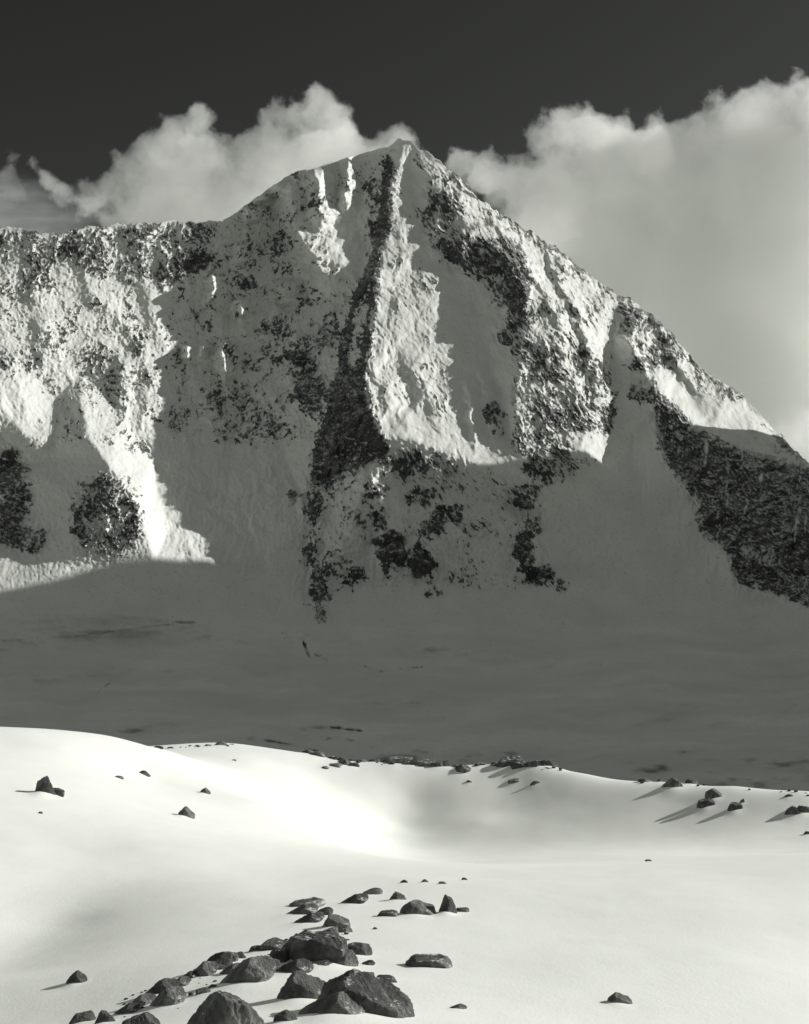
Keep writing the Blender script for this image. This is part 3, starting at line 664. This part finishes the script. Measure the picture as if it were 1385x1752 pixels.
BANKS = []
G_L, G_C, G_R, G_M, G_P, G_N = ('stones on the left snow lobe', 'rocks along the central crest', 'rocks on the right crest slope', 'rocks around the pointed stone', 'boulders of the moraine pile', 'boulders along the bottom edge')
ROCKS = [
    (78, 1361, 36, 37, 'pyramid', 'tall pointed boulder alone on the upper left snow', G_L, 0.1),
    (97, 1363, 24, 16, 'block', 'low block leaning against the right foot of the tall lone boulder', G_L),
    (70, 1392, 7, 4, 'dome', 'tiny stone in the snow just below the tall lone boulder', G_L),
    (204, 1332, 15, 4, 'slab', 'thin sliver of stone between the tall lone boulder and the small dark stone', G_L, -0.15),
    (246, 1327, 22, 9, 'pyramid', 'small dark pointed stone high on the left snow lobe', G_L),
    (351, 1358, 17, 10, 'wedge_left', 'small tilted stone above and right of the egg shaped stone', G_L, -0.35),
    (318, 1399, 28, 19, 'wedge_left', 'egg shaped grey stone with one dark end on open snow', G_L, -0.3),
    (131, 1683, 36, 20, 'wedge_right', 'lone wedge of rock with a long thin shadow at lower left', G_L, 0.35),
    (272, 1281, 15, 6, 'dome', 'leftmost small stone on the far skyline of snow', G_C),
    (292, 1281, 9, 4, 'dome', 'tiny skyline stone just right of the leftmost one', G_C),
    (338, 1278, 9, 4, 'dome', 'tiny skyline stone left of the snowy hump top', G_C),
    (356, 1277, 10, 5, 'dome', 'small skyline stone on the left shoulder of the snowy hump', G_C),
    (377, 1276, 20, 8, 'pyramid', 'pointed stone on top of the snowy hump at the skyline', G_C),
    (400, 1302, 8, 3, 'dome', 'tiny stone on the snow below the skyline hump', G_C),
    (526, 1290, 18, 8, 'dome', 'rounded skyline stone at the left end of the central crest rocks', G_C),
    (543, 1294, 22, 9, 'slab', 'flat skyline stone beside the rounded one left of the central crest', G_C),
    (556, 1315, 12, 5, 'dome', 'small stone at the left tip of the row below the crest', G_C),
    (573, 1313, 22, 7, 'slab', 'low flat stone in the short row below the crest', G_C),
    (590, 1311, 24, 13, 'pyramid', 'pointed stone topping the short row below the crest', G_C),
    (606, 1312, 16, 8, 'block', 'small block ending the short row below the crest at right', G_C),
    (620, 1301, 14, 6, 'dome', 'small dark skyline stone some way left of the broad crest boulder', G_C),
    (640, 1303, 16, 6, 'slab', 'low dark skyline stone second to the left of the broad crest boulder', G_C),
    (658, 1305, 12, 5, 'dome', 'little skyline stone touching the left of the broad crest boulder', G_C),
    (683, 1308, 38, 15, 'block', 'broad rounded boulder on the crest near the picture centre', G_C),
    (706, 1311, 24, 13, 'block', 'dark block right beside the broad rounded crest boulder', G_C),
    (727, 1312, 36, 12, 'slab', 'dark flat rock in the middle of the crest chain', G_C),
    (748, 1314, 22, 13, 'block', 'dark blocky rock right of the middle of the crest chain', G_C),
    (764, 1313, 24, 14, 'pyramid', 'peaked dark rock near the right end of the crest chain', G_C),
    (788, 1322, 32, 13, 'wedge_right', 'dark wedge below the crest chain casting a long streak of shadow', G_C, 0.3),
    (803, 1339, 9, 5, 'dome', 'tiny dark stone under the gap in the crest rocks', G_C),
    (822, 1310, 16, 5, 'slab', 'small flat stone in the gap between the two crest clusters', G_C),
    (848, 1309, 12, 6, 'dome', 'small stone at the left foot of the biggest crest boulder', G_C),
    (874, 1311, 42, 19, 'block', 'biggest pale topped boulder of the right crest cluster', G_C),
    (893, 1316, 30, 15, 'block', 'dark block in front of the biggest pale topped crest boulder', G_C),
    (914, 1314, 26, 15, 'pyramid', 'pointed dark rock in the middle of the right crest cluster', G_C),
    (930, 1312, 26, 14, 'block', 'dark block near the right end of the right crest cluster', G_C),
    (945, 1307, 16, 8, 'dome', 'last small stone at the right end of the right crest cluster', G_C),
    (880, 1340, 21, 8, 'slab', 'flat stone on the snow below the right crest cluster', G_C, 0.15),
    (917, 1343, 17, 8, 'pyramid', 'small peaked stone on the snow below the right crest cluster', G_C),
    (1103, 1338, 20, 6, 'dome', 'low stone at the left end of the right skyline', G_R),
    (1129, 1338, 9, 6, 'dome', 'tiny stone on the skyline left of the dark skyline boulder', G_R),
    (1153, 1349, 38, 20, 'pyramid', 'dark pointed boulder on the right skyline with a slanting shadow', G_R),
    (1184, 1341, 20, 10, 'dome', 'grey rounded stone touching the right of the dark skyline boulder', G_R),
    (1222, 1368, 30, 22, 'dome', 'upper of the two joined dark boulders on the right slope', G_R),
    (1208, 1383, 28, 18, 'block', 'lower of the two joined dark boulders casting the longest shadow', G_R),
    (1258, 1387, 24, 15, 'block', 'dark blocky stone right of the two joined boulders', G_R),
    (1271, 1374, 10, 8, 'pyramid', 'tiny stone peeking over the dark blocky stone on the right slope', G_R),
    (1350, 1364, 14, 6, 'dome', 'small stone near the skyline above the right edge boulder', G_R),
    (1360, 1395, 36, 18, 'dome', 'dark boulder at the right edge of the picture', G_R),
    (1375, 1392, 22, 15, 'block', 'block behind the dark boulder at the right edge', G_R),
    (1383, 1428, 14, 6, 'dome', 'small stone cut by the right picture edge lower down', G_R),
    (1110, 1474, 11, 3, 'slab', 'sliver of stone alone on the flat snow below the right slope', G_R),
    (692, 1511, 12, 6, 'dome', 'first of four small stones on the snow lip, farthest left', G_M),
    (727, 1510, 14, 6, 'pyramid', 'second of four small stones on the snow lip, peaked', G_M),
    (757, 1513, 14, 4, 'slab', 'third of four small stones on the snow lip, thin and flat', G_M),
    (795, 1506, 9, 5, 'dome', 'fourth of four small stones on the snow lip, farthest right', G_M),
    (680, 1541, 30, 15, 'pyramid', 'small dark peaked stone left of the pointed pale stone', G_M),
    (767, 1565, 36, 37, 'pyramid', 'upright pointed stone with a pale sunny face', G_M),
    (715, 1567, 58, 25, 'wedge_left', 'dark humped boulder at the left foot of the upright pointed stone', G_M),
    (663, 1569, 36, 9, 'slab', 'low flat rock trailing left from the dark humped boulder', G_M, 0.15),
    (791, 1561, 24, 7, 'slab', 'flat dark form standing in for the shadow at the right foot of the upright pointed stone', G_M),  # slab placed as the dark of a shadow beside the pointed stone
    (637, 1531, 28, 9, 'slab', 'flat topped stone at the upper end of the moraine', G_P, 0.12),
    (605, 1547, 42, 13, 'wedge_right', 'slanting slab below the flat topped stone at the moraine end', G_P, 0.3),
    (524, 1552, 52, 10, 'slab', 'long thin slab at the far left of the upper moraine', G_P, 0.06),
    (516, 1565, 48, 12, 'wedge_right', 'dark wedge standing in for the shadow under the long thin slab', G_P, 0.25),  # rock shape placed where the slab's dark shadow lies
    (551, 1567, 30, 10, 'slab', 'small flat rock right of the dark wedge under the thin slab', G_P, 0.2),
    (528, 1580, 44, 14, 'wedge_right', 'dark rounded rock below the long thin slab of the upper moraine', G_P, 0.2),
    (576, 1588, 38, 27, 'wedge_left', 'pale faced tilted boulder above the large moraine boulder', G_P),
    (587, 1596, 26, 11, 'slab', 'small dark stone at the right foot of the pale faced tilted boulder', G_P, 0.2),
    (545, 1654, 88, 68, 'block', 'large upright boulder at the heart of the moraine pile', G_P, 0.1),
    (510, 1650, 40, 48, 'block', 'dark boulder leaning on the left side of the large upright one', G_P),
    (471, 1627, 46, 20, 'slab', 'tilted slab sticking out left above the square block', G_P, -0.15),
    (480, 1655, 28, 36, 'block', 'square block with a lit right side left of the large boulder', G_P),
    (422, 1684, 84, 38, 'wedge_right', 'long dark slab leaning down to the left in the moraine', G_P, 0.38),
    (450, 1668, 50, 28, 'wedge_right', 'dark block behind the long dark leaning slab', G_P, 0.3),
    (581, 1656, 52, 32, 'dome', 'pale rounded boulder at the right front of the large upright one', G_P),
    (547, 1660, 38, 14, 'slab', 'low slab at the foot of the large upright boulder', G_P),
    (572, 1625, 36, 16, 'slab', 'flat dark rock on the right shoulder of the large boulder', G_P),
    (614, 1637, 36, 28, 'block', 'dark blocky boulder at the right end of the pile', G_P),
    (630, 1652, 20, 7, 'slab', 'small flat stone in the snow right of the pale rounded boulder', G_P, 0.2),
    (438, 1629, 20, 12, 'block', 'small pale block at the upper left of the pile', G_P),
    (374, 1662, 46, 32, 'dome', 'rounded boulder on the left arm of the moraine', G_P, 0.25),
    (391, 1648, 32, 22, 'dome', 'dark boulder touching the rounded one from the upper right', G_P, 0.3),
    (408, 1641, 22, 12, 'slab', 'small stone at the top of the left moraine arm', G_P),
    (346, 1673, 50, 22, 'wedge_right', 'dark block just below the rounded boulder of the left arm', G_P, 0.45),
    (322, 1678, 34, 12, 'wedge_right', 'flat stone at the lower left of the dark block', G_P, 0.4),
    (277, 1702, 48, 24, 'wedge_right', 'dark boulder low on the left moraine arm', G_P, 0.4),
    (257, 1707, 26, 14, 'wedge_right', 'small block beside the dark boulder low on the left arm', G_P, 0.35),
    (286, 1722, 58, 28, 'wedge_right', 'slanting boulder in front of the low dark one', G_P, 0.5),
    (238, 1724, 46, 16, 'wedge_right', 'flat dark rock reaching left below the left arm', G_P, 0.4),
    (258, 1716, 24, 10, 'slab', 'small flat rock wedged between the slanting boulder and flat rock', G_P, 0.3),
    (500, 1668, 58, 22, 'wedge_right', 'low dark rock under the square block and the large boulder', G_P, 0.2),
    (520, 1618, 44, 22, 'slab', 'slanting slab on the upper left shoulder of the large boulder', G_P, 0.45),
    (560, 1608, 34, 20, 'block', 'dark knob behind the top of the large upright boulder', G_P, 0.2),
    (395, 1668, 40, 14, 'wedge_right', 'thin slab between the rounded boulder and the long leaning slab', G_P, 0.35),
    (306, 1690, 36, 14, 'wedge_right', 'flat rock bridging the gap in the middle of the left arm', G_P, 0.4),
    (215, 1736, 40, 13, 'wedge_right', 'lowest flat rock at the far end of the left arm', G_P, 0.35),
    (349, 1702, 22, 12, 'block', 'small block in the snow above the big dome boulder', G_P),
    (365, 1693, 16, 10, 'pyramid', 'small peaked stone just above the big dome boulder', G_P),
    (521, 1714, 88, 50, 'wedge_left', 'dark pyramid shaped boulder in front of the moraine pile', G_N),
    (622, 1740, 160, 68, 'wedge_left', 'largest dark boulder, a broad hump near the bottom centre', G_N),
    (628, 1678, 28, 14, 'block', 'small block perched behind the broad hump', G_N),
    (661, 1681, 34, 10, 'slab', 'thin flat slab behind the right side of the broad hump', G_N),
    (566, 1746, 116, 36, 'wedge_right', 'long low rock running left from the foot of the broad hump', G_N, 0.28),
    (387, 1778, 128, 86, 'dome', 'big pale dome boulder cut by the bottom edge', G_N),
    (490, 1752, 40, 22, 'dome', 'low dark rock between the dome boulder and the broad hump', G_N),
    (180, 1752, 36, 24, 'pyramid', 'pointed dark stone at the bottom edge on the left', G_N),
    (142, 1750, 40, 16, 'slab', 'flat dark stone left of the pointed one at the bottom edge', G_N, 0.15),
    (241, 1764, 60, 28, 'dome', 'dark rounded boulder at the bottom edge left of the dome boulder', G_N),
    (735, 1656, 76, 15, 'slab', 'long flat slab lying alone right of the pile', G_N),
    (785, 1727, 27, 8, 'dome', 'small flat stone right of the broad hump near the bottom', G_N),
    (1061, 1718, 40, 17, 'wedge_left', 'lone dark wedge of stone on the empty snow at lower right', G_N),
]
# chips and gravel that nobody could count, between the larger stones
rg = np.random.RandomState(77); rv, rf, n0 = [], [], 0
spots = [(rg.uniform(560, 960), None, rg.uniform(4, 11)) for _ in range(80)]+[(rg.uniform(1090, 1385), None, rg.uniform(3, 8)) for _ in range(10)]+[(rg.uniform(262, 400), None, rg.uniform(3, 6)) for _ in range(10)]
crest_x = [0, 265, 330, 385, 450, 540, 660, 750, 870, 950, 1000, 1080, 1160, 1250, 1385]; crest_y = [1243, 1277, 1274, 1271, 1280, 1292, 1304, 1309, 1307, 1312, 1324, 1337, 1340, 1346, 1355]
for _ in range(70):
    t_ = rg.uniform(0, 1); spots.append((200+t_*400+rg.normal(0, 26), 1735-t_*150+rg.normal(0, 12), rg.uniform(4, 12)))
for px, py, w in spots:
    if py is None: py = np.interp(px, crest_x, crest_y)+abs(rg.normal(0, 3.5))+1
    if 960 < px < 1090: continue
    p = hit(px, py); sc_ = p.y/F
    v, f = rock_shape(('block', 'dome', 'slab', 'pyramid')[rg.randint(4)], rg, 2)
    v = v*np.array((w*sc_/2, w*sc_/2*0.8, w*sc_*rg.uniform(0.3, 0.6)))+np.array(p)
    rv.append(v); rf.append(f+n0); n0 += len(v)
link('rubble', new_mesh('rubble', np.concatenate(rv), tris=np.concatenate(rf)), mat=M_ROCK, kind='stuff', label='small broken stones strewn along the crest and the moraine', category='rubble')
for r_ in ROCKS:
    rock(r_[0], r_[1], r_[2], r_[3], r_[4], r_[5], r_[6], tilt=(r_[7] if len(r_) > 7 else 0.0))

NA, NY = 520, 560
ta = np.concatenate([np.linspace(-1.4, -0.32, 40)[:-1], np.linspace(-0.32, 0.32, NA), np.linspace(0.32, 1.4, 40)[1:]])
yy = np.concatenate([[-9, -4, -1, 1, 3, 5, 7, 9, 11, 13, 15], np.geomspace(17, 125, NY), np.geomspace(127, 240, 24)])
TA, YY = np.meshgrid(ta, yy)
XX = TA*np.maximum(YY, 14.0)
ZZ = fz(XX, YY)
for bx, by, bw, bh in BANKS:                               # drifts banked against the stones
    sel = (np.abs(XX-bx) < 3*bw) & (np.abs(YY-by) < 4*bw)
    dx = (XX[sel]-bx+0.25*bw)/(0.85*bw); dy = (YY[sel]-by)/(1.25*bw)
    ZZ[sel] += bh*np.exp(-dx*dx-dy*dy)
fidx = np.arange(XX.size).reshape(XX.shape)
FQ = np.stack([fidx[:-1, :-1], fidx[:-1, 1:], fidx[1:, 1:], fidx[1:, :-1]], -1).reshape(-1, 4)
link('snow_slope', new_mesh('snow_slope', np.stack([XX, YY, ZZ], -1).reshape(-1, 3), FQ), mat=M_FSNOW, kind='structure')


# ------------------------------------------------------------------ cumulus behind the peak: lobes fused into a fog volume
def cloud_material(name, dens, s1, thr):
    m = bpy.data.materials.new(name); m.use_nodes = True; n = m.node_tree; n.nodes.clear()
    out = n.nodes.new('ShaderNodeOutputMaterial'); pv = n.nodes.new('ShaderNodeVolumePrincipled')
    pv.inputs['Color'].default_value = (0.997, 1.0, 0.990, 1); pv.inputs['Anisotropy'].default_value = 0.25
    pv.inputs['Density Attribute'].default_value = ''
    at_ = n.nodes.new('ShaderNodeAttribute'); at_.attribute_name = 'density'
    tc = n.nodes.new('ShaderNodeTexCoord').outputs['Object']
    nz_ = n.nodes.new('ShaderNodeTexNoise'); nz_.inputs['Scale'].default_value = s1; nz_.inputs['Detail'].default_value = 6; nz_.inputs['Roughness'].default_value = 0.66
    n.links.new(tc, nz_.inputs['Vector'])
    def math_(op, a, b):
        k = n.nodes.new('ShaderNodeMath'); k.operation = op
        for i, q in enumerate((a, b)):
            if isinstance(q, (int, float)): k.inputs[i].default_value = q
            else: n.links.new(q, k.inputs[i])
        return k.outputs[0]
    er = math_('MULTIPLY', math_('SUBTRACT', nz_.outputs['Fac'], 0.5), 2.3)
    base = math_('ADD', at_.outputs['Fac'], er)
    d = math_('SUBTRACT', base, thr)
    mr = n.nodes.new('ShaderNodeMapRange'); mr.interpolation_type = 'SMOOTHSTEP'
    mr.inputs['From Min'].default_value = 0.0; mr.inputs['From Max'].default_value = 0.26
    n.links.new(d, mr.inputs['Value'])
    has = math_('GREATER_THAN', at_.outputs['Fac'], 0.001)
    n.links.new(math_('MULTIPLY', math_('MULTIPLY', mr.outputs[0], has), dens), pv.inputs['Density'])
    n.links.new(pv.outputs[0], out.inputs['Volume'])
    return m

def cloud(name, lobes, depth, voxel, band, mat, label, seed, sub=True):
    rng = np.random.RandomState(seed); vs_, fs_ = [], []; n0 = 0
    v, f = ico(3)
    extra = []
    for px, py, r in lobes:                                # cauliflower heads on every lobe
        if sub and r < 100:
            for _ in range(7):
                a = rng.uniform(0, 2*math.pi); q = rng.uniform(0.28, 0.5)*r
                extra.append((px+math.cos(a)*(r-q*0.35), py+math.sin(a)*(r-q*0.35), q))
    for px, py, r in list(lobes)+extra:
        Y = depth+rng.uniform(-0.5, 0.5)*r*2.5; R = r*Y/F
        c = at(px, py, Y)
        vs_.append(v*R*np.array((1, 1.1, 0.95))+c); fs_.append(f+n0); n0 += len(v)
    V_ = np.concatenate(vs_); org = V_.mean(0)
    o = link(name, new_mesh(name, V_-org, tris=np.concatenate(fs_)), label=label, category='cloud', kind='stuff', group='cumulus clouds behind the peak')
    o.location = org
    rm = o.modifiers.new('fuse', 'REMESH'); rm.mode = 'VOXEL'; rm.voxel_size = voxel*1.6
    g = bpy.data.node_groups.new(name+'_volume', 'GeometryNodeTree')
    g.interface.new_socket('Geometry', in_out='INPUT', socket_type='NodeSocketGeometry')
    g.interface.new_socket('Geometry', in_out='OUTPUT', socket_type='NodeSocketGeometry')
    gi = g.nodes.new('NodeGroupInput'); go = g.nodes.new('NodeGroupOutput')
    mv = g.nodes.new('GeometryNodeMeshToVolume')
    try: mv.resolution_mode = 'VOXEL_SIZE'
    except Exception: mv.inputs['Resolution Mode'].default_value = 'Size'
    mv.inputs['Density'].default_value = 1.0; mv.inputs['Voxel Size'].default_value = voxel
    mv.inputs['Interior Band Width'].default_value = band
    sm = g.nodes.new('GeometryNodeSetMaterial'); sm.inputs['Material'].default_value = mat
    g.links.new(gi.outputs[0], mv.inputs['Mesh']); g.links.new(mv.outputs[0], sm.inputs['Geometry']); g.links.new(sm.outputs[0], go.inputs[0])
    md = o.modifiers.new('volume', 'NODES'); md.node_group = g
    o.data.materials.append(mat)
    return o

M_CL = cloud_material('cumulus', 0.0062, 0.009, 0.30)
M_CB = cloud_material('cloud_bank', 0.0007, 0.003, 0.12)
cloud('cumulus_cloud', [(46, 252, 17), (60, 280, 22), (82, 306, 26), (112, 332, 31), (150, 346, 36), (186, 332, 40), (228, 300, 46), (268, 258, 46), (300, 225, 40), (345, 205, 38), (340, 270, 60), (290, 320, 66),
       (432, 245, 40), (462, 222, 42), (500, 200, 44), (545, 172, 38), (565, 205, 46), (600, 245, 48), (688, 242, 38), (716, 262, 34), (400, 315, 62), (470, 290, 72), (560, 285, 78), (650, 300, 72),
       (240, 365, 56), (340, 375, 85), (440, 380, 90), (190, 385, 34), (540, 360, 95), (350, 460, 100), (500, 460, 110)],
      5600, 11, 85, M_CL, 'bright ragged cumulus rising behind the left shoulder of the peak', 3)
cloud('cumulus_cloud', [(785, 285, 40), (830, 300, 48), (880, 315, 55), (925, 235, 40), (965, 222, 52), (1010, 225, 46), (1055, 225, 44), (1060, 300, 92), (1115, 255, 60), (1170, 250, 66), (1230, 230, 62), (1290, 208, 68),
       (1345, 182, 54), (1395, 185, 68), (1450, 200, 80), (960, 330, 84), (1180, 340, 105), (1300, 320, 120), (1420, 320, 130), (1060, 390, 100), (940, 400, 90), (1560, 240, 110), (1180, 470, 120), (1320, 480, 140), (1460, 480, 150), (1020, 480, 110), (1100, 600, 130), (1240, 640, 150), (1400, 660, 170), (1300, 800, 160), (1450, 820, 170)],
      5900, 11, 85, M_CL, 'tall bright cumulus bank filling the sky at right', 4)
cloud('cloud_bank', [(900, 430, 90), (1020, 470, 110), (1140, 480, 130), (1280, 470, 140), (1420, 480, 150), (1160, 620, 140), (1320, 640, 170), (1480, 660, 180), (1640, 560, 190), (1250, 780, 150), (1420, 820, 170)],
      7500, 24, 220, M_CB, 'soft grey cloud bank low behind the right ridge', 5)
M_CW = cloud_material('cloud_wisp', 0.0035, 0.009, 0.34)
cloud('cloud_wisp', [(14, 300, 26), (30, 330, 24), (22, 268, 20)], 5400, 8, 60, M_CW, 'thin wisp of cloud at the left edge', 6)
